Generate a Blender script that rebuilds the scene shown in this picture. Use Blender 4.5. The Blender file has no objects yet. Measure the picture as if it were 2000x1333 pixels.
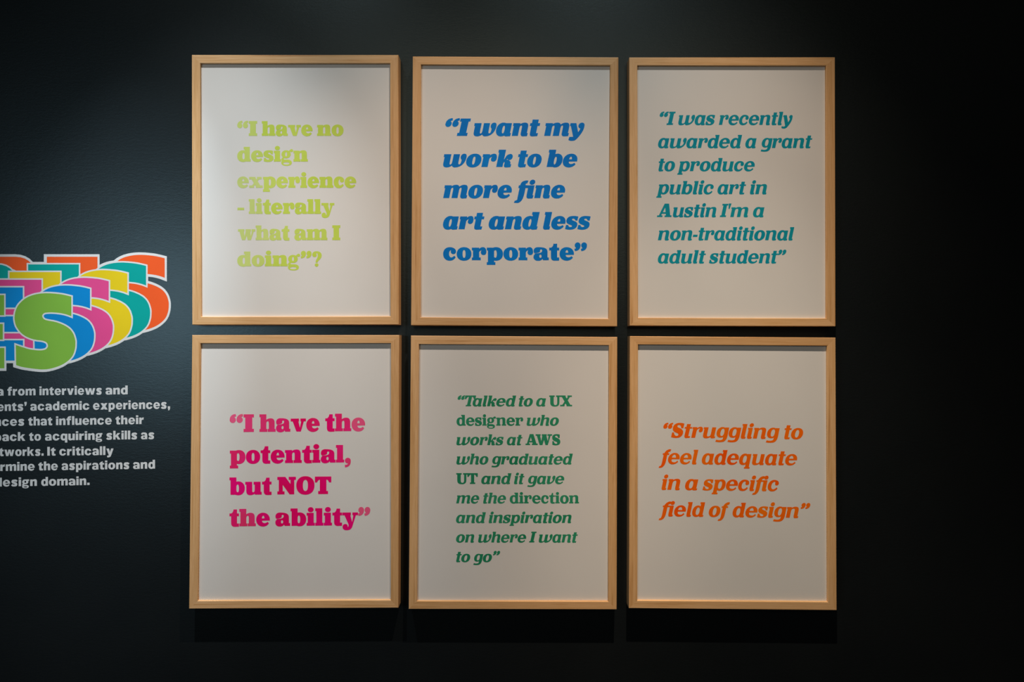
import bpy, math, random
from mathutils import Vector
from mathutils.geometry import delaunay_2d_cdt

random.seed(7)
SC = bpy.context.scene
COL = SC.collection

# ------------------------------------------------------------------ camera
F_PX, CAM_D, CAM_Z = 1270.0, 1.55, 1.50          # focal length in pixels, distance to wall, height
cam_d = bpy.data.cameras.new('camera')
cam_d.sensor_width = 36.0
cam_d.lens = F_PX * 36.0 / 2000.0
cam_d.clip_start = 0.02
cam = bpy.data.objects.new('camera', cam_d)
COL.objects.link(cam)
cam.location = (0, -CAM_D, CAM_Z)
cam.rotation_euler = (math.radians(90), 0, 0)
SC.camera = cam

# ------------------------------------------------------------------ world, lights, exposure
SC.view_settings.view_transform = 'Standard'
SC.view_settings.look = 'None'
SC.view_settings.gamma = 1.0
SC.view_settings.use_curve_mapping = False
SC.view_settings.exposure = 0.12
world = bpy.data.worlds.new('gallery_dark')
SC.world = world
world.use_nodes = True
world.node_tree.nodes['Background'].inputs[0].default_value = (0.5, 0.6, 0.7, 1)
world.node_tree.nodes['Background'].inputs[1].default_value = 0.0015


def spot(name, loc, target, power, color, angle, blend, radius):
    d = bpy.data.lights.new(name, 'SPOT')
    d.energy, d.color = power, color
    d.spot_size, d.spot_blend = math.radians(angle), blend
    d.shadow_soft_size = radius
    o = bpy.data.objects.new(name, d)
    COL.objects.link(o)
    o.location = loc
    o.rotation_euler = (Vector(target) - Vector(loc)).to_track_quat('-Z', 'Y').to_euler()
    return o


def wall_xz(px, py, dist=CAM_D):
    k = dist / F_PX
    return ((px - 1000.0) * k, CAM_Z - (py - 666.5) * k)


def wall_pt(px, py, y=0.0):
    x, z = wall_xz(px, py, CAM_D + y)
    return (x, y, z)


# track spots on one rail under the ceiling (heads over the left column and over the right one)
LX, LZ = wall_xz(422, -946)
RX, RZ = wall_xz(1250, -946)
RAIL_Y = -0.865
spot('track_spot_cool', (LX, RAIL_Y, LZ), wall_pt(205, 720), 142, (0.76, 0.90, 1.0), 21, 0.9, 0.012)
spot('track_spot_left', (LX, RAIL_Y, LZ), wall_pt(420, 890), 110, (0.96, 0.97, 0.97), 32, 0.9, 0.012)
spot('track_spot_spill', (LX, RAIL_Y, LZ), wall_pt(480, 250), 20, (0.95, 1.0, 1.0), 44, 0.9, 0.012)
spot('track_spot_warm_left', (RX, RAIL_Y, RZ), wall_pt(600, 1500), 116, (1.0, 0.73, 0.53), 40, 0.9, 0.012)
spot('track_spot_warm_right', (RX, RAIL_Y, RZ), wall_pt(1600, 1300), 66, (1.0, 0.65, 0.38), 40, 0.9, 0.012)
spot('track_spot_right', (RX, RAIL_Y, RZ), wall_pt(1400, 1500), 26, (0.88, 0.95, 0.95), 50, 0.9, 0.012)
spot('added_spot_low', (RX, RAIL_Y, RZ), wall_pt(1600, 2300), 128, (1.0, 0.84, 0.66), 34, 0.9, 0.012)  # extra beam added at the right head to brighten the lower right prints
spot('track_spot_flood', (RX, RAIL_Y, RZ), wall_pt(1000, 800), 22, (0.95, 1.0, 1.0), 60, 0.9, 0.012)


def area_light(name, loc, target, sx, sy, power, color):
    d = bpy.data.lights.new(name, 'AREA')
    d.shape, d.size, d.size_y = 'RECTANGLE', sx, sy
    d.energy, d.color = power, color
    o = bpy.data.objects.new(name, d)
    COL.objects.link(o)
    o.location = loc
    o.rotation_euler = (Vector(target) - Vector(loc)).to_track_quat('-Z', 'Y').to_euler()


# cool daylight from a window behind and left of the camera, whose sheen lies on the paint at the left
area_light('window_daylight', (-2.3, -3.0, 1.75), (-0.7, 0, 1.5), 0.8, 0.8, 12.5, (0.72, 0.89, 1.0))
# added soft fill, standing in for bounce from the room behind the camera
area_light('room_bounce_fill', (0, -4, 3.0), (0, 0, 1.4), 3.0, 1.5, 15, (1.0, 0.80, 0.58))


# ------------------------------------------------------------------ helpers
def tag(o, label=None, cat=None, group=None, kind=None):
    for k, v in (('label', label), ('category', cat), ('group', group), ('kind', kind)):
        if v:
            o[k] = v
    return o


def mesh_obj(name, verts, faces, mat=None, parent=None):
    me = bpy.data.meshes.new(name)
    me.from_pydata(verts, [], faces)
    me.update()
    o = bpy.data.objects.new(name, me)
    COL.objects.link(o)
    if mat:
        me.materials.append(mat)
    if parent:
        o.parent = parent
        o.matrix_parent_inverse = parent.matrix_world.inverted()
    return o


def empty(name, loc):
    o = bpy.data.objects.new(name, None)
    COL.objects.link(o)
    o.location = loc
    o.empty_display_size = 0.05
    bpy.context.view_layer.update()
    return o


def new_mat(name):
    m = bpy.data.materials.new(name)
    m.use_nodes = True
    nt = m.node_tree
    return m, nt, nt.nodes['Principled BSDF']


def node(nt, kind, **kw):
    n = nt.nodes.new(kind)
    for k, v in kw.items():
        setattr(n, k, v)
    return n


def noise(nt, scale, detail=2.0, rough=0.5, vec=None):
    n = node(nt, 'ShaderNodeTexNoise')
    n.inputs['Scale'].default_value = scale
    n.inputs['Detail'].default_value = detail
    n.inputs['Roughness'].default_value = rough
    if vec is not None:
        nt.links.new(vec, n.inputs['Vector'])
    return n


def ramp(nt, fac, stops):
    r = node(nt, 'ShaderNodeValToRGB')
    els = r.color_ramp.elements
    while len(els) < len(stops):
        els.new(0.5)
    for e, (p, c) in zip(els, stops):
        e.position = p
        e.color = (c[0], c[1], c[2], 1)
    nt.links.new(fac, r.inputs[0])
    return r


def srgb(r, g, b):
    f = lambda c: (c / 255 / 12.92) if c <= 10 else ((c / 255 + 0.055) / 1.055) ** 2.4
    return (f(r), f(g), f(b))


# ------------------------------------------------------------------ materials
def wall_material():
    m, nt, b = new_mat('wall_paint')
    tc = node(nt, 'ShaderNodeTexCoord')
    n1 = noise(nt, 3.0, 4, 0.6, tc.outputs['Object'])
    r = ramp(nt, n1.outputs[0], [(0.3, (0.0060, 0.0074, 0.0083)), (0.7, (0.0081, 0.0097, 0.0106))])
    nt.links.new(r.outputs[0], b.inputs['Base Color'])
    b.inputs['Roughness'].default_value = 0.33
    b.inputs['Specular Tint'].default_value = (0.66, 0.91, 1.0, 1)
    b.inputs['Specular IOR Level'].default_value = 0.68
    mp = node(nt, 'ShaderNodeMapping')
    mp.inputs['Scale'].default_value = (0.8, 1.0, 2.2)
    nt.links.new(tc.outputs['Object'], mp.inputs['Vector'])
    n2 = noise(nt, 260.0, 3, 0.6, mp.outputs[0])
    n3 = noise(nt, 90.0, 2, 0.5, mp.outputs[0])
    ad = node(nt, 'ShaderNodeMath', operation='ADD')
    nt.links.new(n2.outputs[0], ad.inputs[0])
    nt.links.new(n3.outputs[0], ad.inputs[1])
    bp = node(nt, 'ShaderNodeBump')
    bp.inputs['Strength'].default_value = 0.13
    bp.inputs['Distance'].default_value = 0.0012
    nt.links.new(ad.outputs[0], bp.inputs['Height'])
    nt.links.new(bp.outputs[0], b.inputs['Normal'])
    return m


def wood_material():
    m, nt, b = new_mat('pine_wood')
    uv = node(nt, 'ShaderNodeUVMap')
    mp = node(nt, 'ShaderNodeMapping')
    mp.inputs['Scale'].default_value = (1.8, 80.0, 1.0)
    nt.links.new(uv.outputs[0], mp.inputs['Vector'])
    n1 = noise(nt, 1.7, 5, 0.6, mp.outputs[0])
    n1.inputs['Distortion'].default_value = 0.7
    r1 = ramp(nt, n1.outputs[0], [(0.28, (0.50, 0.235, 0.075)), (0.42, (0.73, 0.425, 0.18)),
                                  (0.56, (0.81, 0.50, 0.245)), (0.74, (0.66, 0.355, 0.135))])
    mp2 = node(nt, 'ShaderNodeMapping')
    mp2.inputs['Scale'].default_value = (30.0, 900.0, 1.0)
    nt.links.new(uv.outputs[0], mp2.inputs['Vector'])
    n2 = noise(nt, 1.0, 2, 0.5, mp2.outputs[0])
    r2 = ramp(nt, n2.outputs[0], [(0.3, (0.86, 0.84, 0.80)), (0.7, (1.0, 1.0, 1.0))])
    mx = node(nt, 'ShaderNodeMix', data_type='RGBA', blend_type='MULTIPLY')
    mx.inputs[0].default_value = 1.0
    nt.links.new(r1.outputs[0], mx.inputs[6])
    nt.links.new(r2.outputs[0], mx.inputs[7])
    oi = node(nt, 'ShaderNodeObjectInfo')
    r3 = ramp(nt, oi.outputs['Random'], [(0.0, (0.90, 0.86, 0.80)), (0.5, (1.0, 0.99, 0.97)), (1.0, (1.04, 1.06, 1.10))])
    mx3 = node(nt, 'ShaderNodeMix', data_type='RGBA', blend_type='MULTIPLY')
    mx3.inputs[0].default_value = 1.0
    nt.links.new(mx.outputs[2], mx3.inputs[6])
    nt.links.new(r3.outputs[0], mx3.inputs[7])
    nt.links.new(mx3.outputs[2], b.inputs['Base Color'])
    b.inputs['Roughness'].default_value = 0.55
    bp = node(nt, 'ShaderNodeBump')
    bp.inputs['Strength'].default_value = 0.12
    bp.inputs['Distance'].default_value = 0.0004
    nt.links.new(n2.outputs[0], bp.inputs['Height'])
    nt.links.new(bp.outputs[0], b.inputs['Normal'])
    return m


def paper_material():
    m, nt, b = new_mat('poster_paper')
    tc = node(nt, 'ShaderNodeTexCoord')
    n1 = noise(nt, 6.0, 3, 0.5, tc.outputs['Object'])
    r = ramp(nt, n1.outputs[0], [(0.3, (0.735, 0.725, 0.70)), (0.7, (0.755, 0.745, 0.72))])
    nt.links.new(r.outputs[0], b.inputs['Base Color'])
    b.inputs['Roughness'].default_value = 0.8
    b.inputs['Specular IOR Level'].default_value = 0.2
    n2 = noise(nt, 900.0, 2, 0.6, tc.outputs['Object'])
    bp = node(nt, 'ShaderNodeBump')
    bp.inputs['Strength'].default_value = 0.06
    bp.inputs['Distance'].default_value = 0.0003
    nt.links.new(n2.outputs[0], bp.inputs['Height'])
    nt.links.new(bp.outputs[0], b.inputs['Normal'])
    return m


def ink_material(name, dark, light, scale=14.0):
    """Letterpress ink: uneven film, thinner where the 'ink' attribute is low."""
    m, nt, b = new_mat(name)
    tc = node(nt, 'ShaderNodeTexCoord')
    n1 = noise(nt, scale, 3, 0.55, tc.outputs['Object'])
    r = ramp(nt, n1.outputs[0], [(0.35, dark), (0.68, light)])
    at = node(nt, 'ShaderNodeAttribute', attribute_name='ink')
    n2 = noise(nt, 420.0, 2, 0.7, tc.outputs['Object'])
    ad = node(nt, 'ShaderNodeMath', operation='MULTIPLY_ADD')
    nt.links.new(n2.outputs[0], ad.inputs[0])
    ad.inputs[1].default_value = 0.5
    ad.inputs[2].default_value = -0.25
    sm = node(nt, 'ShaderNodeMath', operation='SUBTRACT')
    sm.inputs[0].default_value = 1.0
    nt.links.new(at.outputs['Fac'], sm.inputs[1])
    ml = node(nt, 'ShaderNodeMath', operation='MULTIPLY_ADD', use_clamp=True)   # (1-ink)*(1+noise)
    nt.links.new(sm.outputs[0], ml.inputs[0])
    ml.inputs[1].default_value = 1.0
    ml2 = node(nt, 'ShaderNodeMath', operation='MULTIPLY')
    nt.links.new(ad.outputs[0], ml2.inputs[0])
    nt.links.new(sm.outputs[0], ml2.inputs[1])
    nt.links.new(ml2.outputs[0], ml.inputs[2])
    mx = node(nt, 'ShaderNodeMix', data_type='RGBA')
    nt.links.new(ml.outputs[0], mx.inputs[0])
    nt.links.new(r.outputs[0], mx.inputs[6])
    mx.inputs[7].default_value = (0.745, 0.735, 0.71, 1)
    nt.links.new(mx.outputs[2], b.inputs['Base Color'])
    b.inputs['Roughness'].default_value = 0.6
    b.inputs['Specular IOR Level'].default_value = 0.12
    return m


def vinyl_material(name, c):
    m, nt, b = new_mat(name)
    tc = node(nt, 'ShaderNodeTexCoord')
    n1 = noise(nt, 9.0, 3, 0.5, tc.outputs['Object'])
    c2 = tuple(x * 0.93 for x in c)
    r = ramp(nt, n1.outputs[0], [(0.3, c2), (0.7, c)])
    nt.links.new(r.outputs[0], b.inputs['Base Color'])
    b.inputs['Roughness'].default_value = 0.6
    b.inputs['Specular IOR Level'].default_value = 0.15
    n2 = noise(nt, 200.0, 2, 0.5, tc.outputs['Object'])
    bp = node(nt, 'ShaderNodeBump')
    bp.inputs['Strength'].default_value = 0.06
    bp.inputs['Distance'].default_value = 0.001
    nt.links.new(n2.outputs[0], bp.inputs['Height'])
    nt.links.new(bp.outputs[0], b.inputs['Normal'])
    return m


M_WALL, M_WOOD, M_PAPER = wall_material(), wood_material(), paper_material()

# ------------------------------------------------------------------ the wall
W0, W1, WT, WH = -3.4, 3.2, 0.12, 3.9
wall = mesh_obj('wall_back', [(W0, 0, 0), (W1, 0, 0), (W1, 0, WH), (W0, 0, WH),
                              (W0, WT, 0), (W1, WT, 0), (W1, WT, WH), (W0, WT, WH)],
                [(0, 1, 2, 3), (5, 4, 7, 6), (1, 5, 6, 2), (4, 0, 3, 7), (3, 2, 6, 7), (4, 5, 1, 0)], M_WALL)
tag(wall, kind='structure')


# ================================================================== 2D outlines
def flat(path, n=7):
    """(x,y) corner, (cx,cy,x,y) quadratic, (c1,c2,x,y as 6) cubic."""
    out = []
    for p in path:
        if len(p) == 2:
            out.append(p)
            continue
        x0, y0 = out[-1]
        for i in range(1, n + 1):
            t = i / n
            u = 1 - t
            if len(p) == 4:
                out.append((u * u * x0 + 2 * u * t * p[0] + t * t * p[2], u * u * y0 + 2 * u * t * p[1] + t * t * p[3]))
            else:
                out.append((u ** 3 * x0 + 3 * u * u * t * p[0] + 3 * u * t * t * p[2] + t ** 3 * p[4],
                            u ** 3 * y0 + 3 * u * u * t * p[1] + 3 * u * t * t * p[3] + t ** 3 * p[5]))
    return out


def R(x0, y0, x1, y1):
    return ('+', [(x0, y0), (x1, y0), (x1, y1), (x0, y1)])


def P(*path):
    return ('+', flat(path))


def E(cx, cy, rx, ry, e=2.2, n=36):
    pts = []
    for i in range(n):
        a = 2 * math.pi * i / n
        c, s = math.cos(a), math.sin(a)
        pts.append((cx + rx * math.copysign(abs(c) ** (2 / e), c), cy + ry * math.copysign(abs(s) ** (2 / e), s)))
    return ('+', pts)


def cut(op):
    return ('-', op[1])


def S(*pts, n=6):
    """Variable-width stroke through (x,y,w), Catmull-Rom smoothed."""
    q = [pts[0]] + list(pts) + [pts[-1]]
    c = []
    for i in range(1, len(q) - 2):
        for j in range(n):
            t = j / n
            c.append(tuple(0.5 * (2 * q[i][k] + (q[i + 1][k] - q[i - 1][k]) * t
                                  + (2 * q[i - 1][k] - 5 * q[i][k] + 4 * q[i + 1][k] - q[i + 2][k]) * t * t
                                  + (-q[i - 1][k] + 3 * q[i][k] - 3 * q[i + 1][k] + q[i + 2][k]) * t ** 3) for k in range(3)))
    c.append(pts[-1])
    lft, rgt = [], []
    for i, (x, y, w) in enumerate(c):
        a, b = c[max(i - 1, 0)], c[min(i + 1, len(c) - 1)]
        dx, dy = b[0] - a[0], b[1] - a[1]
        d = math.hypot(dx, dy) or 1
        lft.append((x - dy / d * w / 2, y + dx / d * w / 2))
        rgt.append((x + dy / d * w / 2, y - dx / d * w / 2))
    return ('+', lft + rgt[::-1])


def xf(ops, f):
    return [(s, [f(x, y) for x, y in p]) for s, p in ops]


def rot180(ops, cx, cy):
    return xf(ops, lambda x, y: (2 * cx - x, 2 * cy - y))


def move(ops, dx, dy=0, sx=1, sy=1):
    return xf(ops, lambda x, y: (x * sx + dx, y * sy + dy))


def inside(poly, x, y):
    w = 0
    n = len(poly)
    for i in range(n):
        x0, y0 = poly[i]
        x1, y1 = poly[(i + 1) % n]
        if y0 <= y:
            if y1 > y and (x1 - x0) * (y - y0) - (x - x0) * (y1 - y0) > 0:
                w += 1
        elif y1 <= y and (x1 - x0) * (y - y0) - (x - x0) * (y1 - y0) < 0:
            w -= 1
    return w != 0


def fill(ops):
    """Triangles of the painted union of the outlines ('+' adds, '-' cuts, in order)."""
    vs, es, boxes = [], [], []
    for s, p in ops:
        b = len(vs)
        vs += [Vector((x, y)) for x, y in p]
        es += [(b + i, b + (i + 1) % len(p)) for i in range(len(p))]
        boxes.append((min(q[0] for q in p), max(q[0] for q in p), min(q[1] for q in p), max(q[1] for q in p)))
    v, e, f, _, _, _ = delaunay_2d_cdt(vs, es, [], 0, 1e-5)
    out = []
    for t in f:
        x = sum(v[i].x for i in t) / 3
        y = sum(v[i].y for i in t) / 3
        on = False
        for (s, p), bx in zip(ops, boxes):
            if bx[0] <= x <= bx[1] and bx[2] <= y <= bx[3] and inside(p, x, y):
                on = s == '+'
        if on:
            out.append(t)
    used = sorted({i for t in out for i in t})
    ren = {i: k for k, i in enumerate(used)}
    tris = []
    for t in out:
        a, b, c = (v[i] for i in t)
        t = [ren[i] for i in t]
        if (b.x - a.x) * (c.y - a.y) - (b.y - a.y) * (c.x - a.x) < 0:
            t.reverse()
        tris.append(t)
    return [(v[i].x, v[i].y) for i in used], tris


# ================================================================== lettering
# units: x-height = 100
class Style:
    def __init__(s, stem, thin, serif, ct, over, slant, gap, black, sans=False):
        s.s, s.t, s.h, s.ct, s.v, s.slant, s.gap, s.black, s.sans = stem, thin, serif, ct, over, slant, gap, black, sans
        s.cache = {}


RB = Style(49, 21, 22, 21, 9, 0.0, 3, True)        # heavy roman
RM = Style(36, 16, 16, 33, 10, 0.0, 4, False)      # bold roman
IB = Style(49, 21, 22, 18, 7, 0.21, 3, True)       # heavy italic
IM = Style(35, 16, 15, 32, 7, 0.21, 4, False)      # bold italic
GB = Style(37, 27, 0, 27, 0, 0.0, 15, False, True)  # bold sans


def arch(A, X, s, t, top=104):
    """Shoulder from a stem whose right edge is A to a right stem ending at X."""
    k = X - s
    return P((A - 14, 62), (A - 10, 82), (A + 2, 99, A + 0.30 * (X - A), top, A + 0.52 * (X - A), top),
             (X - 0.14 * (X - A), top, X, 93, X, 68), (X, 0), (k, 0), (k, 62),
             (k, 78, k - 3, top - t - 1, A + (k - A) * 0.55, top - t - 2), (A + 2, top - t - 4, A, 72, A, 58))


def foot(x, s, y0=40, tick=8, h=22):
    """Italic stem end: rounded heel, small tick to the right."""
    return P((x, y0), (x, 22), (x, -4, x + 0.5 * s, -4), (x + s + tick - 2, -2), (x + s + tick, h), (x + s, h), (x + s, y0))


def quote6():
    return [E(23, 94, 23, 24, 2.0), P((0, 94), (0, 122, 18, 139, 45, 139), (49, 121), (38, 120, 31, 113, 31, 104), (23, 90))]


def low_s(b):
    if b:
        return [P((93, 99), (91, 67), (75, 68), (71, 76, 64, 83, 55, 83), (46, 83, 43, 75, 50, 71),
                  (62, 64, 98, 62, 98, 32), (98, 8, 76, -4, 48, -4), (32, -4, 18, -2, 5, 2), (7, 34), (24, 33),
                  (28, 22, 37, 17, 46, 17), (58, 17, 60, 26, 52, 30), (40, 37, 2, 38, 2, 70),
                  (2, 94, 24, 104, 50, 104), (66, 104, 80, 103, 93, 99))]
    return [P((86, 99), (85, 66), (69, 66), (66, 80, 58, 89, 47, 89), (36, 89, 31, 80, 40, 74),
              (54, 66, 92, 62, 92, 31), (92, 8, 72, -4, 46, -4), (30, -4, 16, -2, 5, 2), (5, 36), (21, 35),
              (25, 19, 34, 11, 46, 11), (60, 11, 62, 22, 52, 28), (38, 36, 3, 38, 3, 70),
              (3, 94, 24, 104, 48, 104), (62, 104, 75, 103, 86, 99))]


def low_e(st, W):
    x0 = st.s + 1
    x1 = W * 0.60 if st.black else W * 0.655
    sy = 23 if st.black else 16
    top = 81 if st.black else 87
    if st.sans:
        x0, x1, top, sy = 37, 74, 80, 22
    ops = [E(W / 2, 50, W / 2, 54, 2.1)]
    bar = 60 if not st.sans else 58
    ops.append(cut(P((x0 - 2, bar), (x1, bar), (x1, top - 8, (x0 + x1) / 2 + 4, top + 1, (x0 + x1) / 2 + 1, top),
                     (x0 + 2, top, x0 - 2, bar + 12, x0 - 2, bar))))
    lo = 42 if st.black else 44
    if st.sans:
        lo = 40
    ops.append(cut(P((x0, lo), (W + 12, lo + 1), (W + 12, 10), (W - 3, 16), (W * 0.83, 33),
                     (W * 0.76, sy + 3, W * 0.68, sy, W * 0.62, sy), (x0 + 6, sy, x0 - 3, sy + 10, x0, lo))))
    return ops


def low_c(st, W):
    r = 21 if st.black else 17
    x0 = st.s - 2
    ry = 29 if st.black else 35
    ops = [E(W / 2, 50, W / 2, 54, 2.15), cut(E(x0 + 17 + (0 if st.black else 5), 51, 17 + (0 if st.black else 6), ry, 2.1)),
           cut(P((x0 + 20, 84 if not st.black else 72), (W + 20, 60), (W + 20, 4), (W - 1, 20), (W * 0.84, 36), (W * 0.74, 50 - ry + 2, x0 + 18, 51 - ry + 1)))]
    ops += [E(W - r - 2, 69, r, r, 2.0), P((W - 2, 69), (W - 1, 92, W * 0.74, 104, W * 0.5, 104), (W * 0.5, 82 if st.black else 88),
                                        (W * 0.62, 82 if st.black else 88, W - 2 * r, 80, W - 2 * r - 2, 70))]
    return ops


def stem(x, s, y0, y1, tl=0, tr=0, bl=0, br=0, h=20):
    ops = [R(x, y0, x + s, y1)]
    if tl or tr:
        ops.append(R(x - tl, y1 - h, x + s + tr, y1))
    if bl or br:
        ops.append(R(x - bl, y0, x + s + br, y0 + h))
    return ops


def ear(A, st):
    """Ball ear of an r, leaving a stem whose right edge is A."""
    if st.black:
        return [P((A - 8, 70), (A - 2, 88), (A + 6, 99, A + 18, 104, A + 30, 104), (A + 48, 104, A + 57, 88, A + 57, 66),
                  (A + 57, 50, A + 48, 41, A + 36, 41), (A + 20, 41, A + 11, 52, A + 13, 66), (A + 13, 72, A + 17, 76, A + 21, 78),
                  (A + 8, 78, A, 70, A, 58))]
    return [P((A - 8, 62), (A - 6, 82), (A + 4, 98, A + 16, 104, A + 30, 104), (A + 44, 104, A + 53, 92, A + 53, 74),
              (A + 53, 60, A + 45, 52, A + 35, 52), (A + 22, 52, A + 16, 62, A + 20, 76), (A + 24, 86, A + 30, 88, A + 24, 88),
              (A + 10, 88, A, 76, A, 58))]


def bowl(x0, x1, c0, c1, e=2.15, y0=-4, y1=104, t=21):
    return [E((x0 + x1) / 2, (y0 + y1) / 2, (x1 - x0) / 2, (y1 - y0) / 2, e),
            cut(E((c0 + c1) / 2, (y0 + y1) / 2, (c1 - c0) / 2, (y1 - y0) / 2 - t - 3, 2.3))]


def cap(ch, st):
    b, h = st.black, st.h + 2
    s = st.s * 1.06
    t = 30 if b else 28
    H = 136
    if ch == 'I':
        return stem(12, s, 0, H, 12, 12, 12, 12, h)
    if ch == 'N':
        return [R(12, 0, 43, H), R(0, 0, 57, h), R(0, H - h, 40, H), P((8, H), (63, H), (106, 78), (134, 0), (97, 0), (40, 78)),
                R(104, 0, 134, H), R(90, H - h, 147, H)]
    if ch == 'O':
        return [E(72, H / 2, 72, H / 2 + 4), cut(E(72, H / 2, 20, H / 2 - 25, 2.4))]
    if ch == 'T':
        W = 130 if b else 126
        m = W / 2
        return stem(m - s / 2, s, 0, H, 0, 0, 13, 13, h) + [
            R(0, H - h, W, H), P((0, H), (0, 90), (18, 90), (22, 104, 30, H - h, 44, H - h), (44, H)),
            P((W, H), (W, 90), (W - 18, 90), (W - 22, 104, W - 30, H - h, W - 44, H - h), (W - 44, H))]
    if ch == 'U':
        return [P((12, H), (12, 45), (12, 8, 34, -4, 68, -4), (104, -4, 122, 12, 122, 48), (122, H), (95, H), (95, 48),
                  (95, 28, 90, 14, 74, 14), (58, 14, 54, 28, 54, 48), (54, H)), R(0, H - h, 66, H), R(82, H - h, 134, H)]
    if ch == 'X':
        return [P((12, H), (58, H), (132, 0), (84, 0)), P((104, H), (130, H), (42, 0), (14, 0)),
                R(0, H - h, 66, H), R(88, H - h, 140, H), R(0, 0, 54, h), R(76, 0, 144, h)]
    if ch == 'A':
        return [P((52, H + 2), (98, H + 2), (140, 0), (94, 0), (66, 98), (36, 0), (12, 0)), R(38, 34, 104, 34 + h),
                R(0, 0, 56, h), R(78, 0, 150, h)]
    if ch == 'W':
        return [P((10, H), (52, H), (70, 50), (86, H), (128, H), (150, 52), (164, H), (190, H), (150, 0), (122, 0), (104, 64), (84, 0), (50, 0)),
                R(0, H - h, 62, H), R(76, H - h, 138, H), R(146, H - h, 204, H)]
    if ch == 'S':
        return move(low_s(b), 0, 1, 1.13, 1.315)


def low(ch, st):
    """Letters shared by both slants."""
    s, t, h, ct, b = st.s, st.t, st.h, st.ct, st.black
    W = 114 if b else 108
    if ch == 'o':
        W = 117 if b else 110
        c = ct / 2
        return [E(W / 2, 50, W / 2, 54, 2.15), cut(E(W / 2, 50, c + 1, 54 - t - 2, 2.5 if b else 2.2))]
    if ch == 'e':
        return low_e(st, W)
    if ch == 'c':
        return low_c(st, 104 if b else 98)
    if ch == 's':
        return low_s(b)
    if ch == '-':
        return [R(0, 34, 46, 57)]
    if ch == ',':
        return [E(27, 14, 24, 22, 2.0), P((51, 14), (53, -20, 36, -36, 4, -38), (2, -18), (20, -20, 30, -14, 30, -2), (28, 20))]
    if ch == '“':
        q = quote6() + move(quote6(), 51)
        return q if b else move(q, 0, 24, 0.82, 0.82)
    if ch == '”':
        q = rot180(quote6() + move(quote6(), 51), 50, 106)
        return q if b else move(q, 0, 24, 0.82, 0.82)
    if ch == "'":
        return [P((6, 140), (34, 140), (26, 84), (14, 84))]
    if ch == '?':
        return [E(44, 12, 17, 16, 2.0), P((34, 34), (52, 34), (54, 52, 90, 66, 90, 98), (90, 126, 70, 138, 44, 138), (16, 138, 4, 124, 4, 106),
                                      (4, 92, 14, 84, 26, 84), (38, 84, 46, 92, 44, 104), (42, 112, 40, 118, 44, 120), (54, 120, 54, 108, 54, 98), (54, 72, 34, 62, 34, 34))]


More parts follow.
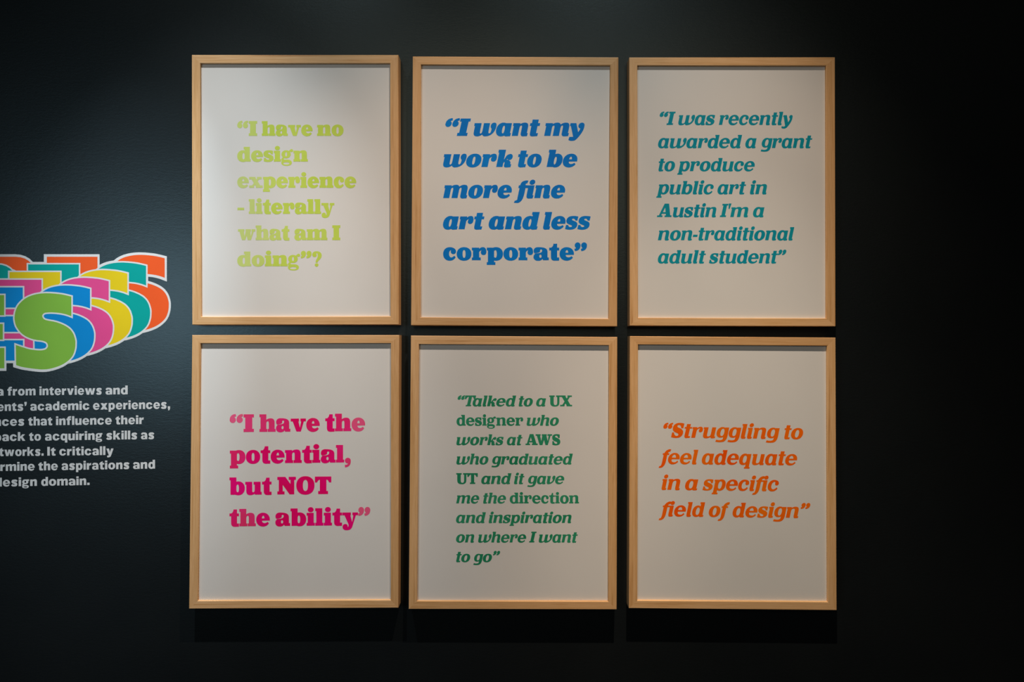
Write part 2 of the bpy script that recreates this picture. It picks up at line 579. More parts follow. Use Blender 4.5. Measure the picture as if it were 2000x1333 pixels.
def roman(ch, st):
    s, t, h, ct, v, b = st.s, st.t, st.h, st.ct, st.v, st.black
    A = v + s
    X = A + ct + s
    i2 = (ct - 3) / 2 if b else 9
    asc = 135
    bs = stem
    if ch == 'n':
        return bs(v, s, 0, 100, v, 0, v, i2, h) + [arch(A, X, s, t), R(X - s - i2, 0, X + v, h)]
    if ch == 'h':
        return bs(v, s, 0, asc, v, 0, v, i2, h) + [arch(A, X, s, t), R(X - s - i2, 0, X + v, h)]
    if ch == 'm':
        X2 = X + ct + s
        return bs(v, s, 0, 100, v, 0, v, i2, h) + [arch(A, X, s, t), R(X - s - i2, 0, X + i2, h), arch(X, X2, s, t), R(X2 - s - i2, 0, X2 + v, h)]
    if ch == 'i':
        return bs(v, s, 0, 100, v, 0, v, v, h) + [E(v + s / 2, 124, 24 if b else 20, 20 if b else 19, 2.0)]
    if ch == 'l':
        return bs(v, s, 0, asc, v, 0, v, v, h)
    if ch == 'r':
        return bs(v, s, 0, 100, v, 0, v, v + 3, h) + ear(A, st)
    if ch == 'u':
        o = rot180([arch(A, X, s, t)], (v + X) / 2, 50)
        return o + [R(v, 60, A, 100), R(0, 100 - h, v + 5, 100), R(X - s, 0, X, 100), R(X - s - 9, 100 - h, X, 100), R(X - s, 0, X + v, h)]
    if ch == 'p':
        return bowl(A - 0.8 * s, X, A - 1, A + ct, t=t) + bs(v, s, -37, 100, v, 0, v, v + 1, h) + [cut(R(A, 24, A + 2, 76))]
    if ch == 'b':
        return bowl(A - 0.8 * s, X, A - 1, A + ct, t=t) + [R(v, 0, A, asc), R(0, asc - h, A, asc)]
    if ch == 'd':
        return bowl(0, s + ct + 0.8 * s, s, s + ct + 1, t=t) + bs(s + ct, s, 0, asc, v, 0, 0, v, h)
    if ch == 't':
        return [P((14, 100), (26, 104, 32, 116, 34, 131), (14 + s, 131), (14 + s, 60), (14, 60)), R(0, 100 - h, 16 + s + (14 if b else 20), 100),
                P((14, 70), (14, 26), (14, 4, 26, -4, 46, -4), (16 + s + (14 if b else 18), -3), (16 + s + (14 if b else 18), h), (14 + s, h), (14 + s, 70))]
    if ch == 'a':
        X = 112 if b else 108
        if b:
            return [E(38, 74, 36, 30, 2.2), P((38, 104), (X - 18, 104, X, 92, X, 66), (X, 0), (X - s, 0), (X - s - 20, 60)),
                    E(38, 26, 37, 31, 2.2), R(X - s - 8, 14, X, 60), R(X - s, 0, X + 10, h), R(36, 44, X - 10, 68),
                    cut(S((63, 74, 15), (57, 66, 11), (46, 60, 5), (24, 56, 2.0), (-2, 56, 2.4))), cut(E(61, 77, 8.5, 9, 2.0)), cut(E(56, 32, 9, 13, 2.0)),
                    cut(P((60, -6), (72, 10), (80, -6)))]
        return [S((14, 76, 22), (24, 93, 22), (50, 96, t + 1), (78, 90, 26), (X - s / 2, 62, s), (X - s / 2, 0, s)), E(21, 76, 18, 17, 2.0),
                R(X - s, 0, X + 10, h), E(36, 28, 36, 32, 2.1), R(36, 44, X - 10, 60), cut(E(54, 30, 15, 17, 2.1))] + [R(X - s, 20, X, 62)]
    if ch == 'g':
        rb = 20 if not b else 14
        return [E(46, 67, 44, 37, 2.1), cut(E(46, 67, rb * 0.62, 22 if not b else 20, 2.1)), S((76, 92, 14), (86, 101, 15), (96, 104, 16)), E(97, 101, 15, 14, 2.0),
                S((30, 40, 15), (16, 30, 16), (12, 16, 24), (26, 6, 26)), E(50, -10, 50, 29, 2.3), cut(E(48, -17, 29, 10, 2.2)),
                cut(P((30, 26), (60, 23, 96, 27), (96, 21), (60, 17, 34, 19)))]
    if ch == 'v' or ch == 'y':
        W = 128 if b else 124
        m = W * 0.50
        sd = s * 1.06
        ops = [P((8, 100), (8 + sd, 100), (m + 13, 30), (W - 34, 100), (W - 10, 100), (m + 22, 0), (m - 16, 0)),
               R(0, 100 - h, 18 + sd, 100), R(W - 46, 100 - h, W, 100)]
        if ch == 'y':
            ops = [P((8, 100), (8 + sd, 100), (m + 16, 26), (W - 34, 100), (W - 10, 100), (m + 16, -14), (m + 6, -34, m - 10, -38, m - 30, -38),
                     (m - 50, -38, m - 62, -28, m - 62, -12), (m - 62, 4, m - 50, 11, m - 40, 11), (m - 28, 11, m - 18, 4, m - 20, -12), (m - 12, -12, m - 10, 6, m - 18, 18)),
                   R(0, 100 - h, 18 + sd, 100), R(W - 46, 100 - h, W, 100)]
        return ops
    if ch == 'w':
        return [P((8, 100), (8 + s, 100), (66, 36), (84, 100), (84 + s * 0.8, 100), (130, 36), (146, 100), (168, 100), (132, 0), (98, 0), (88, 40), (74, 0), (40, 0)),
                R(0, 100 - h, 16 + s, 100), R(76, 100 - h, 92 + s * 0.8, 100), R(138, 100 - h, 176, 100)]
    if ch == 'x':
        return [P((8, 100), (56, 100), (124, 0), (74, 0)), P((90, 100), (114, 100), (36, 0), (12, 0)),
                R(0, 100 - h, 62, 100), R(76, 100 - h, 122, 100), R(0, 0, 48, h), R(66, 0, 132, h)]
    return low(ch, st) or cap(ch, st)


def italic(ch, st):
    s, t, h, ct, v, b = st.s, st.t, st.h, st.ct, st.v, st.black
    X = s + ct + s
    asc = 135
    tk = 8 if b else 9
    if ch in 'nhm':
        ops = stem(0, s, 0, asc if ch == 'h' else 100, v, 0, 0, 0, h)
        ops.append(arch(s, X, s, t))
        if ch == 'm':
            ops.append(arch(X, X + ct + s, s, t))
            X += ct + s
        return ops + [cut(R(X - s - 0.01, -6, X + 1, 34)), foot(X - s, s, 36, tk, h)]
    if ch == 'i':
        return stem(0, s, 36, 100, v, 0, 0, 0, h) + [foot(0, s, 38, tk, h), E(s / 2 + 2, 124, 23 if b else 19, 20 if b else 19, 2.0)]
    if ch == 'l':
        return stem(0, s, 36, asc, v, 0, 0, 0, h) + [foot(0, s, 38, tk, h)]
    if ch == 't':
        return [R(0, 30, s, 128), R(-v - 6, 100 - h, s + 17, 100), foot(0, s, 40, tk + 8, h)]
    if ch == 'r':
        return stem(0, s, 0, 100, v, 0, 0, 0, h) + ear(s, st)
    if ch == 'u':
        return rot180([arch(s, X, s, t)], X / 2, 50) + [R(0, 60, s, 100), R(-v, 100 - h, s, 100), R(X - s, 36, X, 100), foot(X - s, s, 38, tk, h)]
    if ch in 'vw':
        ops = []
        B = 0
        if ch == 'w':
            ops += rot180([arch(s, X, s, t)], X / 2, 50) + [R(0, 60, s, 100), R(-v, 100 - h, s, 100)]
            B = X - s
        else:
            ops += [R(-v, 100 - h, s, 100)]
        r, w, gap = (23, 34, 9) if b else (18.5, 25, 21)
        Z = B + s + gap + 2 * r
        ops.append(P((B, 100), (B + s, 100), (B + s, 44), (B + s, 28, B + s + 2, 20, B + s + 8, 20),
                     (B + s + 20, 20, Z - w, 36, Z - w, 52), (Z - w, 62, Z - 2 * r, 60, Z - 2 * r, 80),
                     (Z - 2 * r, 94, Z - 1.6 * r, 104, Z - 0.95 * r, 104), (Z - 0.3 * r, 104, Z, 94, Z, 74),
                     (Z, 34, Z - 24, -4, B + 0.62 * s, -4), (B + 10, -4, B, 8, B, 30)))
        return ops
    if ch == 'y':
        if b:
            return [P((-16, 100), (29, 100), (57, 30), (68, 46, 71, 55, 66, 68), (97, 80), (99, 58, 95, 28, 60, -20), (48, -36, 36, -39, 24, -39),
                      (8, -39, 0, -36, -7, -31), (-4, -8), (26, -7), (-10, 78), (-18, 78)), E(73, 81, 24, 23, 2.0)]
        return [P((-12, 100), (22, 100), (50, 28), (60, 44, 62, 56, 60, 66), (86, 80), (88, 56, 84, 28, 54, -18), (44, -34, 32, -38, 18, -38),
                  (4, -38, -4, -34, -10, -29), (-8, -12), (4, -18, 18, -20, 26, -10), (-8, 84), (-16, 84)), E(68, 84, 18, 18, 2.0)]
    if ch == 'a':
        return bowl(0, s + ct + 0.62 * s, s - 1, s + ct, t=t) + [R(s + ct, 36, X, 100), foot(s + ct, s, 38, tk, h)]
    if ch == 'd':
        return bowl(0, s + ct + 0.62 * s, s - 1, s + ct, t=t) + stem(s + ct, s, 36, asc, v, 0, 0, 0, h) + [foot(s + ct, s, 38, tk, h)]
    if ch == 'q':
        return bowl(0, s + ct + 0.62 * s, s - 1, s + ct, t=t) + [R(s + ct, -37, X, 100), R(s + ct - 8, -37, X + 9, -37 + h)]
    if ch == 'g':
        return bowl(0, s + ct + 0.62 * s, s - 1, s + ct, y0=4, t=t - 3) + [
            R(s + ct, 40, X, 100), S((X - s / 2, 60, s), (X - s / 2, 10, s), (X - s * 0.72, -18, s * 0.8), (X - s - 14, -28, t + 4), (26, -28, t + 3), (8, -24, t + 4))]
    if ch == 'p':
        return bowl(s - 0.62 * s, X, s, s + ct + 1, t=t) + stem(0, s, -37, 100, v, 0, 8, 10, h)
    if ch == 'b':
        return bowl(s - 0.62 * s, X, s, s + ct + 1, t=t) + stem(0, s, 0, asc, v, 0, 0, 0, h)
    if ch == 'k':
        if b:
            return stem(0, s, 0, asc, v, 0, 0, 0, h) + [
                S((s - 8, 34, 18), (s + 8, 56, 16), (s + 24, 80, 26), (s + 40, 90, 26)), E(s + 42, 78, 21, 24, 2.0),
                P((s - 2, 40), (s + 14, 58), (s + 44, 56, s + 58, 44, s + 56, h), (s + 64, h), (s + 62, -2), (s + 28, -4), (s + 10, -4, s + 6, 10, s + 10, 26), (s + 8, 38))]
        return stem(0, s, 0, asc, v, 0, 0, 0, h) + [
            S((s - 8, 36, 14), (s + 10, 58, 13), (s + 28, 84, 18), (s + 42, 94, 18)), E(s + 43, 84, 17, 18, 2.0),
            P((s + 2, 46), (s + 14, 62), (s + 40, 54, s + 50, 40, s + 49, h), (s + 58, h), (s + 57, -2), (s + 30, -4), (s + 16, -4, s + 12, 12, s + 13, 26))]
    if ch == 'f':
        return [S((58, 124, 24), (44, 126, 24), (26, 112, s * 0.86), (s / 2, 84, s), (s / 2 - 2, 10, s * 0.96), (s / 2 - 12, -20, s * 0.72), (-10, -29, 18), (-20, -27, 18)),
                R(-10, 100 - h, s + 16, 100)]
    return low(ch, st) or cap(ch, st)


def sans(ch, st):
    s, t, ct = st.s, st.t, st.ct
    X = s + ct + s
    asc = 136
    if ch == 'n' or ch == 'h':
        return [R(0, 0, s, asc if ch == 'h' else 100), arch(s, X, s, t)]
    if ch == 'm':
        return [R(0, 0, s, 100), arch(s, X, s, t), arch(X, X + ct + s, s, t)]
    if ch == 'u':
        return rot180([R(0, 0, s, 100), arch(s, X, s, t)], X / 2, 50)
    if ch == 'i':
        return [R(0, 0, s, 100), R(0, 110, s, asc)]
    if ch == 'l':
        return [R(0, 0, s, asc)]
    if ch == 'I':
        return [R(0, 0, s + 3, asc)]
    if ch == 'r':
        return [R(0, 0, s, 100), P((s - 8, 60), (s, 84), (s + 8, 102, s + 34, 102), (s + 34, 68), (s, 70, s, 46))]
    if ch == 'o':
        return [E(56, 50, 56, 53), cut(E(56, 50, 18, 28, 2.2))]
    if ch == 'e':
        return low_e(st, 108)
    if ch == 'c':
        return [E(54, 50, 54, 53), cut(E(56, 50, 19, 27, 2.2)), cut(P((58, 52), (76, 62), (120, 68), (120, 32), (76, 38)))]
    if ch == 's':
        return [S((88, 74, 30), (72, 88, 30), (50, 90, 27), (28, 84, 32), (26, 66, 36), (50, 52, 35), (74, 36, 36), (72, 16, 32), (48, 10, 27), (26, 13, 29), (12, 26, 31))]
    if ch == 'a':
        return [S((14, 70, 28), (26, 88, 28), (54, 90, 28), (80, 80, 34), (85, 56, s), (85, 30, s), (85, 0, s)), E(36, 27, 34, 30, 2.1), R(36, 40, 80, 58), R(50, -2, 72, 30), cut(E(52, 28, 12, 13, 2.0))]
    if ch in 'bp':
        return bowl(s - 0.7 * s, X + 4, s, s + ct + 4, t=t - 3) + [R(0, -36 if ch == 'p' else 0, s, 100 if ch == 'p' else asc)]
    if ch in 'dq':
        return bowl(0, s + ct + 0.7 * s + 4, s, s + ct + 4, t=t - 3) + [R(s + ct + 4, -36 if ch == 'q' else 0, X + 4, 100 if ch == 'q' else asc)]
    if ch == 't':
        return [R(14, 30, 14 + s, 112), P((14, 112), (14 + s, 126), (14 + s, 100), (14, 100)), R(0, 74, 74, 100),
                P((14, 40), (14, 26), (14, 2, 28, -2, 46, -2), (74, 0), (74, 26), (60, 25, 14 + s, 24, 14 + s, 40))]
    if ch == 'f':
        return [R(14, 0, 14 + s, 100), R(0, 74, 72, 100), P((14, 96), (14, 130, 34, 138, 74, 136), (74, 112), (60, 112, 14 + s, 114, 14 + s, 96))]
    if ch == 'k':
        return [R(0, 0, s, asc), P((s - 4, 30), (s - 4, 58), (68, 100), (112, 100), (74, 60), (116, 0), (72, 0), (48, 42))]
    if ch == 'v' or ch == 'y':
        p = [P((0, 100), (42, 100), (58, 42), (74, 100), (114, 100), (78, 0), (38, 0))]
        if ch == 'y':
            p += [P((40, 6), (78, 0), (68, -30, 56, -38, 26, -37), (12, -35), (12, -9), (34, -11, 38, -8, 42, 6))]
        return p
    if ch == 'w':
        return [P((0, 100), (40, 100), (53, 42), (68, 100), (106, 100), (120, 42), (134, 100), (172, 100), (142, 0), (102, 0), (86, 56), (70, 0), (30, 0))]
    if ch == 'x':
        return [P((0, 100), (46, 100), (118, 0), (70, 0)), P((70, 100), (114, 100), (46, 0), (-2, 0))]
    if ch == 'g':
        return [E(48, 66, 46, 37), cut(E(48, 66, 13, 17, 2.1)), R(62, 80, 106, 103), S((32, 38, 22), (14, 24, 24), (18, 10, 24), (34, 6, 24)), E(51, -8, 50, 27, 2.3), cut(E(51, -13, 26, 8, 2.2)),
                cut(P((34, 25), (60, 22, 100, 27), (100, 19), (60, 15, 38, 17)))]
    if ch == '.':
        return [R(0, 0, 38, 36)]
    if ch in ',’':
        o = [P((2, 36), (40, 36), (40, 6), (28, -26), (6, -26), (12, 0), (2, 0))]
        return o if ch == ',' else move(o, 0, 100)


def glyph(ch, st):
    if ch in st.cache:
        return st.cache[ch]
    ops = sans(ch, st) if st.sans else (italic(ch, st) if st.slant else roman(ch, st))
    xs = [x for s_, p in ops if s_ == '+' for x, y in p]
    x0, x1 = min(xs), max(xs)
    vs, fs = fill(ops)
    if ch == 'f' and st.slant:
        x0, x1 = -10, st.s + 10
    if ch == 'y' and st.slant:
        x0 = -10
    if ch == 'g' and st.slant:
        x0 = 0
    st.cache[ch] = (vs, fs, x0, x1)
    return st.cache[ch]


KERN = {'Ta': -26, '“T': -3, 'AW': -30, 'UX': -8, 'rk': -2, '”?': 6, 's,': 2, 'l,': 4, 'WS': -4, 'UT': -4, '“I': 0, '“S': 0, "I'": -2, "'m": 4, 'ty': -2, 'y”': -6, 'g”': 0, 't”': -4, 'o”': 0, 'n”': 0}


def set_word(word, st, px0, px1, base, unit, slope, ink=None, ref=0.0):
    """Vertices in photo pixels for one word fitted between px0 and px1 on its baseline."""
    V, Fc, K, G = [], [], [], []
    x = 0.0
    prev = ''
    for i, ch in enumerate(word):
        vs, fs, x0, x1 = glyph(ch, st)
        x += KERN.get(prev + ch, 0) * (0.5 if st.black else 1.0) if prev else 0
        b = len(V)
        V += [(a - x0 + x + st.slant * y, y) for a, y in vs]
        Fc += [[b + k for k in f] for f in fs]
        G += [i % 2] * len(vs)
        K += [1.0 if ink is None else ink[min(i, len(ink) - 1)]] * len(fs)
        x += x1 - x0 + st.gap
        prev = ch
    lo, hi = min(v[0] for v in V), max(v[0] for v in V)
    k = (px1 - px0) / (hi - lo)
    out = []
    for a, y in V:
        X = px0 + (a - lo) * k
        out.append((X, base + slope * (X - ref) - y * unit / 100.0))
    return out, Fc, K, G


def text_line(name, words, unit, base, depth, mat, parent, slope=0.0, ref=0.0):
    """One printed line; words = [(text, style, x0, x1, ink)] in photo pixels, lying on the plane y = depth."""
    V, Fc, K, G = [], [], [], []
    for w in words:
        v, f, k, g = set_word(w[0], w[1], w[2], w[3], base, unit, slope, w[4] if len(w) > 4 else None, ref)
        b = len(V)
        V += v
        Fc += [[b + i for i in t] for t in f]
        K += k
        G += g
    V3 = [wall_pt(x, y, depth - 3e-5 * g) for (x, y), g in zip(V, G)]
    o = mesh_obj(name, V3, [t[::-1] for t in Fc], mat, parent)
    at = o.data.attributes.new('ink', 'FLOAT', 'FACE')
    at.data.foreach_set('value', K)
    face_out(o)
    return o


def face_out(o):
    """Turn flat prints to face the room (-Y)."""
    me = o.data
    if me.polygons and sum(p.normal.y for p in me.polygons) > 0:
        me.flip_normals()


# ================================================================== the six framed prints
DEPTH, RECESS = 0.030, 0.0058          # frame depth from the wall, paper set back from the front
Y_FRONT, Y_PAPER = -DEPTH, -(DEPTH - RECESS)
Y_INK = Y_PAPER - 0.00015

# outline across one rail: (share of the rail's width from outside to inside, depth from the wall)
PROFILE = [(0.0, 0.0), (0.0, 0.0288), (0.02, 0.0296), (0.06, DEPTH), (0.93, DEPTH), (0.98, 0.0296), (1.0, 0.0288),
           (1.0, 0.0), ]


def rail(outer, inner, a, b, parent):
    """Mitred moulding between corners a and b."""
    V, Fc, UV = [], [], []
    pa = [Vector((*wall_xz(*outer[a], CAM_D - DEPTH),)), Vector((*wall_xz(*inner[a], CAM_D - DEPTH),))]
    pb = [Vector((*wall_xz(*outer[b], CAM_D - DEPTH),)), Vector((*wall_xz(*inner[b], CAM_D - DEPTH),))]
    n = len(PROFILE)
    off_u, off_v = random.uniform(0, 50), random.uniform(0, 9)
    ln = (pb[0] - pa[0]).length
    run = 0.0
    vv = []
    prev = None
    for u, d in PROFILE:
        q = Vector((u * 0.02, d))
        run += 0 if prev is None else (q - prev).length
        prev = q
        vv.append(run)
    for c, (e, ua) in enumerate(((pa, 0.0), (pb, ln))):
        for i, (u, d) in enumerate(PROFILE):
            p = e[0].lerp(e[1], u)
            V.append((p.x, -d, p.y))
            UV.append((off_u + ua + (u * 0.02 if c == 0 else -u * 0.02), off_v + vv[i]))
    for i in range(n):
        j = (i + 1) % n
        Fc.append((i, j, n + j, n + i))
    Fc += [tuple(range(n))[::-1], tuple(range(n, 2 * n))]
    o = mesh_obj('frame_rail', V, Fc, M_WOOD, parent)
    me = o.data
    uvl = me.uv_layers.new(name='UVMap')
    for p in me.polygons:
        for li in p.loop_indices:
            uvl.data[li].uv = UV[me.loops[li].vertex_index]
    import bmesh
    bm = bmesh.new()
    bm.from_mesh(me)
    bmesh.ops.recalc_face_normals(bm, faces=bm.faces)
    bm.to_mesh(me)
    bm.free()
    return o


def framed_print(outer, inner, label, ink, lines):
    """outer/inner: corners tl, tr, br, bl of the moulding's front in photo pixels."""
    cx = sum(p[0] for p in outer) / 4
    cy = sum(p[1] for p in outer) / 4
    root = empty('framed_print', wall_pt(cx, cy, 0.0))
    tag(root, label, 'framed print', 'framed quotation prints on the dark wall')
    for a, b in ((0, 1), (1, 2), (2, 3), (3, 0)):
        rail(outer, inner, a, b, root)
    # backing board and paper sheet sit inside the rebate
    def sheet(name, y0, y1, grow, mat):
        V = []
        for y in (y0, y1):
            for i, p in enumerate(inner):
                x, z = wall_xz(*p, CAM_D - DEPTH)
                sx = -1 if i in (0, 3) else 1
                sz = 1 if i < 2 else -1
                V.append((x + sx * grow, y, z + sz * grow))
        Fc = [(0, 1, 2, 3), (7, 6, 5, 4), (0, 4, 5, 1), (1, 5, 6, 2), (2, 6, 7, 3), (3, 7, 4, 0)]
        return mesh_obj(name, V, Fc, mat, root)
    paper = sheet('paper_sheet', Y_PAPER, Y_PAPER + 0.0012, -0.0001, M_PAPER)
    for ln in lines:
        words, unit, base = ln[0], ln[1], ln[2]
        slope, ref = (ln[3], ln[4]) if len(ln) > 3 else (0.0, 0.0)
        text_line('text_line', words, unit, base, Y_INK, ink, paper, slope, ref)
    return root


INK_LIME = ink_material('lime_ink', (0.54, 0.69, 0.09), (0.60, 0.74, 0.12))
INK_BLUE = ink_material('blue_ink', (0.0, 0.185, 0.64), (0.0, 0.235, 0.74))
INK_TEAL = ink_material('teal_ink', (0.0, 0.29, 0.42), (0.004, 0.33, 0.41))
INK_MAGENTA = ink_material('magenta_ink', (0.86, 0.0, 0.13), (0.94, 0.0, 0.23))
INK_GREEN = ink_material('green_ink', (0.012, 0.245, 0.115), (0.032, 0.32, 0.165))
INK_ORANGE = ink_material('orange_ink', (1.0, 0.10, 0.0), (1.0, 0.22, 0.004), 9.0)

f1 = [0.62, 0.72, 0.92]
framed_print([(374.3, 107), (778.2, 107.2), (779, 634.6), (375.1, 635)],
             [(391, 123.7), (761.8, 123.8), (762.5, 618), (392.7, 618.9)],
             'pine-framed print with pale lime green lettering ending in a question mark', INK_LIME, [
    ([('“I', RB, 463.3, 502.3, [0.84, 0.88]), ('have', RB, 511.3, 610.5), ('no', RB, 619.3, 671)], 21.3, 265.5),
    ([('design', RB, 463.3, 601.3, [0.9, 0.92, 0.96, 1])], 21.3, 315.8),
    ([('experience', RB, 463.3, 695.8, [0.78, 0.78, 0.95, 0.97, 1])], 21.3, 367.0),
    ([('-', RB, 463.7, 476.8, [0.88]), ('literally', RB, 485.8, 653, [0.80, 0.84, 0.97, 1])], 21.3, 418.0),
    ([('what', RB, 464.8, 565.3, [0.80, 0.82, 0.9, 0.94]), ('am', RB, 575, 639.5, [0.95, 0.96]), ('I', RB, 649, 664.6)], 21.3, 469.3),
    ([('doing”?', RB, 463.3, 628.3, [0.82, 0.86, 0.97, 1])], 21.3, 520.4)])
framed_print([(806, 110), (1208, 111.8), (1205.4, 638), (802.7, 636)],
             [(822.2, 126.3), (1191.8, 128), (1188.6, 622.9), (821.2, 619.9)],
             'pine-framed print with heavy royal blue italic lettering', INK_BLUE, [
    ([('“I', IB, 869.8, 919.9), ('want', IB, 925, 1055.2), ('my', IB, 1062.7, 1141.8)], 25.0, 265.6),
    ([('work', IB, 865.5, 1001.5), ('to', IB, 1011.7, 1058.1), ('be', IB, 1067.5, 1127.8)], 25.0, 326.3),
    ([('more', IB, 865.5, 999.8), ('fine', IB, 1003.5, 1103.9)], 25.0, 387.1),
    ([('art', IB, 865.2, 946.3), ('and', IB, 954.4, 1054.2), ('less', IB, 1060.7, 1153.7)], 25.0, 448.0),
    ([('corporate”', RB, 865.5, 1146.5)], 24.6, 508.6)])
framed_print([(1229, 112), (1631, 111.7), (1632.2, 638), (1230, 636.7)],
             [(1245, 128), (1613.6, 128.4), (1614.3, 622.2), (1246.3, 620.9)],
             'pine-framed print with dark teal italic lettering in seven lines', INK_TEAL, [
    ([('“I', IM, 1288.4, 1319.8), ('was', IM, 1324.8, 1396.8), ('recently', IM, 1404, 1548.2)], 19.0, 244.1),
    ([('awarded', IM, 1285.2, 1449.5), ('a', IM, 1455.7, 1477.8), ('grant', IM, 1485.5, 1586.5)], 19.0, 289.2),
    ([('to', IM, 1286.1, 1318.5), ('produce', IM, 1322.6, 1474.2)], 19.0, 334.4),
    ([('public', IM, 1281.6, 1394.1), ('art', IM, 1401.3, 1457.3), ('in', IM, 1464.7, 1498)], 19.0, 379.4),
    ([('Austin', IM, 1283, 1399.1), ("I'm", IM, 1405.8, 1461.6), ('a', IM, 1470.6, 1493.1)], 19.0, 424.2),
    ([('non-traditional', IM, 1284.8, 1551.4)], 19.0, 469.5),
    ([('adult', IM, 1284.8, 1378.8), ('student”', IM, 1384.6, 1535.9)], 19.0, 514.5)])
framed_print([(375, 655), (780, 655), (778, 1188.2), (369, 1190)],
             [(391.3, 671.5), (763.2, 671.3), (763, 1172.7), (386.2, 1174.4)],
             'pine-framed print with magenta upright lettering below the lime green one', INK_MAGENTA, [
    ([('“I', RB, 448.5, 495.9, [0.84, 0.93]), ('have', RB, 506.7, 624.5, [0.95, 0.975, 1, 0.985]), ('the', RB, 635.2, 713.2, [1, 0.975, 0.87])], 25.4, 844.6, -0.0085, 449),
    ([('potential,', RB, 448.9, 685.1, [0.975, 1, 1, 1, 1, 1, 1, 1, 0.985, 0.93])], 25.4, 906.2, -0.0105, 449),
    ([('but', RB, 448.1, 530.4), ('NOT', RB, 541.6, 647.1)], 25.2, 967.2, -0.0085, 449),
    ([('the', RB, 448.1, 527.1, [0.985, 0.95, 1]), ('ability”', RB, 537.7, 723.2, [1, 1, 1, 1, 1, 1, 1, 0.85])], 25.2, 1028.8, -0.0085, 449)])
framed_print([(802.4, 656), (1205.8, 658.7), (1204.5, 1191.5), (798.2, 1190.6)],
             [(818.2, 673.2), (1189.2, 675.3), (1187.8, 1175.5), (814.4, 1174.9)],
             'pine-framed print with small dark green lettering in nine lines', INK_GREEN, [
    ([('“Talked', IM, 893.8, 1008.2), ('to', IM, 1013.1, 1040.8), ('a', IM, 1047.1, 1066.7), ('UX', RM, 1072.7, 1117.5)], 15.5, 794.0),
    ([('designer', RM, 891.7, 1021.9), ('who', IM, 1028.6, 1091.6)], 15.5, 831.8),
    ([('works', IM, 891.4, 983.8), ('at', IM, 989.9, 1020.5), ('AWS', RM, 1026.4, 1094.4)], 15.5, 869.8),
    ([('who', IM, 891.4, 954), ('graduated', IM, 959.6, 1118.9)], 15.5, 907.5),
    ([('UT', RM, 891.1, 933.2), ('and', IM, 939.9, 999), ('it', IM, 1004, 1024.4), ('gave', IM, 1029.7, 1102.1)], 15.5, 945.8),
    ([('me', IM, 891, 936), ('the', IM, 943.7, 988.3), ('direction', RM, 995.5, 1130.9)], 15.5, 983.8),
    ([('and', IM, 890.7, 949.1), ('inspiration', IM, 954.5, 1116.2)], 15.5, 1022.0),
    ([('on', IM, 890.7, 926.3), ('where', IM, 933.9, 1027.8), ('I', IM, 1033.2, 1048.2), ('want', IM, 1052.2, 1128.5)], 15.5, 1060.2),
    ([('to', IM, 891, 918.5), ('go”', IM, 924.2, 976.9)], 15.5, 1098.4)])
framed_print([(1230.1, 657), (1632.2, 660), (1634.4, 1193), (1228.3, 1189)],
             [(1246.3, 673.9), (1615.5, 676.5), (1616.8, 1176.5), (1245, 1173.8)],
             'pine-framed print with bright orange italic lettering', INK_ORANGE, [
    ([('“Struggling', IM, 1295.5, 1523), ('to', IM, 1531.8, 1568.7)], 20.9, 855.6, 0.0125, 1355),
    ([('feel', IM, 1286.2, 1364), ('adequate', IM, 1370.6, 1557)], 20.9, 907.2, 0.0095, 1355),
    ([('in', IM, 1292.1, 1328.7), ('a', IM, 1338, 1364), ('specific', IM, 1372, 1521.3)], 20.9, 957.3, 0.012, 1310),
    ([('field', IM, 1286.2, 1377.4), ('of', IM, 1384.2, 1426), ('design”', IM, 1430.7, 1582.8)], 20.9, 1009.0, 0.0125, 1310)])

# ================================================================== wall graphics on the left
def vinyl(name, ops, y, mat, parent):
    vs, fs = fill(ops)
    o = mesh_obj(name, [wall_pt(a, b, y) for a, b in vs], fs, mat, parent)
    face_out(o)
    return o


def grow(poly, d):
    """Mitred outward offset of a closed outline."""
    n = len(poly)
    area = sum(poly[i][0] * poly[(i + 1) % n][1] - poly[(i + 1) % n][0] * poly[i][1] for i in range(n))
    sg = 1 if area > 0 else -1
    out = []
    for i in range(n):
        (x0, y0), (x1, y1), (x2, y2) = poly[i - 1], poly[i], poly[(i + 1) % n]
        a = Vector((x1 - x0, y1 - y0)).normalized()
        b = Vector((x2 - x1, y2 - y1)).normalized()
        na, nb = Vector((a.y, -a.x)) * sg, Vector((b.y, -b.x)) * sg
        m = (na + nb)
        m = m / max(m.dot(na), 0.35)
        out.append((x1 + m.x * d, y1 + m.y * d))
    return out


def smooth_closed(pts, corners, n=5):
    """Catmull-Rom through the points, sharp at the listed indices."""
    N = len(pts)
    out = []
    for i in range(N):
        p1, p2 = pts[i], pts[(i + 1) % N]
        p0 = pts[i - 1] if i not in corners else p1
        p3 = pts[(i + 2) % N] if (i + 1) % N not in corners else p2
        for j in range(n):
            t = j / n
            out.append(tuple(0.5 * (2 * p1[k] + (p2[k] - p0[k]) * t + (2 * p0[k] - 5 * p1[k] + 4 * p2[k] - p3[k]) * t * t
                                    + (-p0[k] + 3 * p1[k] - 3 * p2[k] + p3[k]) * t ** 3) for k in (0, 1)))
    return out


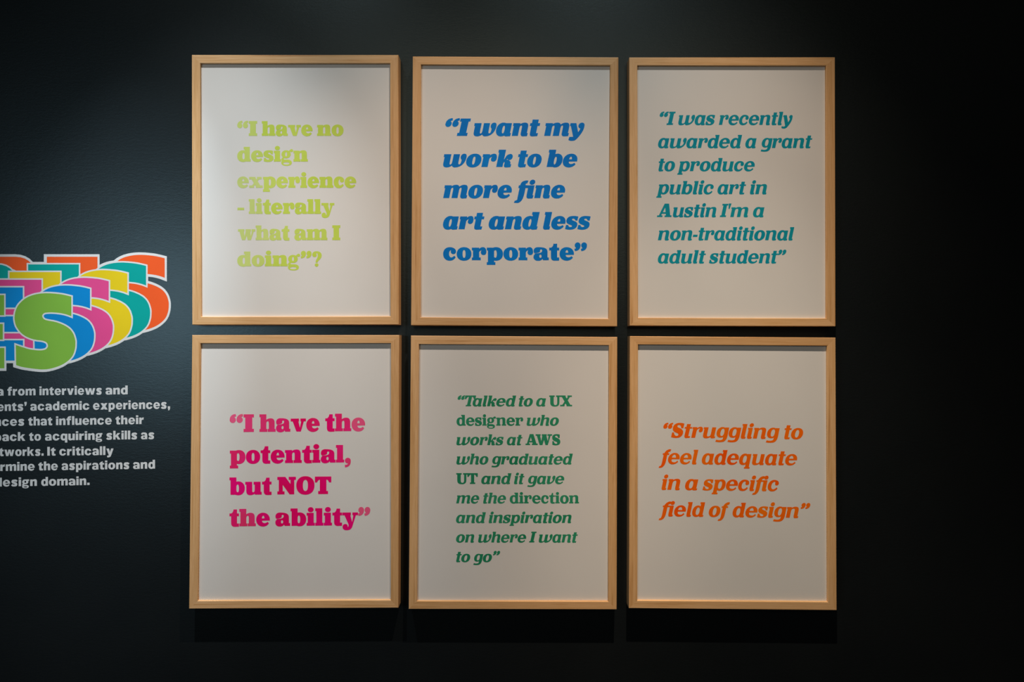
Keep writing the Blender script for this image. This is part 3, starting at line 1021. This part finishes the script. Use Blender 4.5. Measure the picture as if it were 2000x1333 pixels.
S_PTS = [(1062, 150), (1062, 443), (1000, 420), (920, 400), (830, 388), (740, 385), (670, 392), (640, 410), (628, 438), (640, 470),
         (670, 495), (740, 512), (800, 522), (880, 545), (970, 585), (1040, 635), (1090, 705), (1118, 790), (1122, 850), (1115, 930),
         (1085, 1020), (1030, 1090), (950, 1150), (850, 1195), (740, 1225), (650, 1235), (550, 1230), (430, 1215), (330, 1198), (240, 1172),
         (235, 870), (300, 893), (360, 912), (440, 935), (540, 948), (620, 950), (680, 935), (710, 900), (712, 870), (695, 835),
         (650, 812), (600, 802), (540, 795), (460, 775), (390, 745), (330, 705), (280, 650), (240, 585), (220, 510), (217, 450),
         (230, 370), (265, 290), (320, 225), (390, 170), (480, 130), (580, 108), (680, 100), (780, 103), (900, 115), (980, 130)]
S_OUT = smooth_closed([(x / 7.618, 560 + y / 7.618) for x, y in S_PTS], {0, 1, 29, 30})
E_OUT = [(-91, 576.8), (8.1, 576.8), (8.1, 616.2), (-44, 616.2), (-44, 633.2), (5.5, 633.2), (5.5, 663.7), (-44, 663.7), (-44, 680.1),
         (8.5, 680.1), (8.5, 719.9), (-91, 719.9)]
R_OUT = flat([(-217, 576.8), (-152, 576.8), (-128, 576.8, -113.5, 592, -113.5, 614), (-113.5, 632, -122, 642, -134, 647), (-108, 719.9), (-157, 719.9),
              (-172, 656), (-172, 719.9), (-217, 719.9)])
R_HOLE = flat([(-172, 601), (-160, 601), (-150, 601, -148, 608, -148, 614), (-148, 621, -151, 628, -160, 628), (-172, 628)])
STEP = (36.48, -15.0)
LAYERS = [('orange', srgb(240, 92, 40)), ('teal', srgb(0, 160, 152)), ('yellow', srgb(230, 200, 30)),
          ('pink', srgb(226, 76, 140)), ('blue', srgb(4, 134, 204)), ('green', srgb(128, 180, 66))]
M_OUTLINE = vinyl_material('white_vinyl', (0.82, 0.815, 0.81))
M_TEXT = vinyl_material('pale_grey_vinyl', (0.68, 0.695, 0.70))
ZS = 0.000012

title = empty('wall_title_graphic', wall_pt(160, 610))
tag(title, 'wall title of stacked multicoloured block letters with white outlines above the paragraph', 'wall graphic')
back = []
for i in range(6):
    dx, dy = STEP[0] * (5 - i), STEP[1] * (5 - i)
    for out in ((R_OUT, E_OUT, S_OUT) if i < 2 else (E_OUT, S_OUT)):
        back.append(('+', [(x + dx - 0.9, y + dy) for x, y in grow(out, 4.9)]))
vinyl('white_backing', back, -ZS, M_OUTLINE, title)
for i, (cname, rgb) in enumerate(LAYERS):
    dx, dy = STEP[0] * (5 - i), STEP[1] * (5 - i)
    mat = vinyl_material(cname + '_vinyl', tuple(min(1.0, c * 1.14) for c in rgb))
    z = -ZS * (2 + 2 * i)
    for nm, out in (('letter_r', R_OUT), ('letter_e', E_OUT), ('letter_s', S_OUT)):
        if nm == 'letter_r' and i > 1:
            continue
        p = [(x + dx, y + dy) for x, y in out]
        ops, oops = [('+', p)], [('+', grow(p, 2.9))]
        if nm == 'letter_r':
            hole = [(x + dx, y + dy) for x, y in R_HOLE]
            ops.append(('-', hole))
            oops.append(('-', grow(hole, -2.9)))
        o = vinyl(nm, ops, z - ZS, mat, title)
        o['label'] = cname + ' block letter ' + nm[-1].upper()
        vinyl('letter_outline', oops, z, M_OUTLINE, o)['label'] = 'white outline'

para = empty('wall_paragraph', wall_pt(150, 850))
tag(para, 'pale grey sans-serif paragraph of seven lines on the dark wall under the colourful title', 'wall text')
Zt = lambda v: v / 5.714
TEXT = [
    ([('a', -40, 40), ('from', 83, 397), ('interviews', 440, 1137), ('and', 1178, 1425)], 190, 175, 1400),
    ([('ents’', -32, 298), ('academic', 338, 997), ('experiences,', 1038, 1898)], 362, 335, 1900),
    ([('nces', -62, 272), ('that', 315, 583), ('influence', 625, 1247), ('their', 1290, 1603)], 528, 507, 1600),
    ([('back', -62, 283), ('to', 325, 457), ('acquiring', 502, 1143), ('skills', 1185, 1532), ('as', 1573, 1722)], 698, 675, 1700),
    ([('tworks.', -8, 487), ('It', 528, 620), ('critically', 662, 1267)], 866, 853, 1200),
    ([('rmine', 3, 387), ('the', 428, 645), ('aspirations', 688, 1445), ('and', 1485, 1730)], 1032, 1005, 1700),
    ([('design', -58, 412), ('domain.', 460, 1000)], 1205, 1188, 1000)]
for words, b0, b1, xr in TEXT:
    text_line('text_line', [(w, GB, Zt(a), Zt(b)) for w, a, b in words], 12.6, 740 + Zt(b0), -0.0003, M_TEXT, para, (b1 - b0) / xr, 0.0)
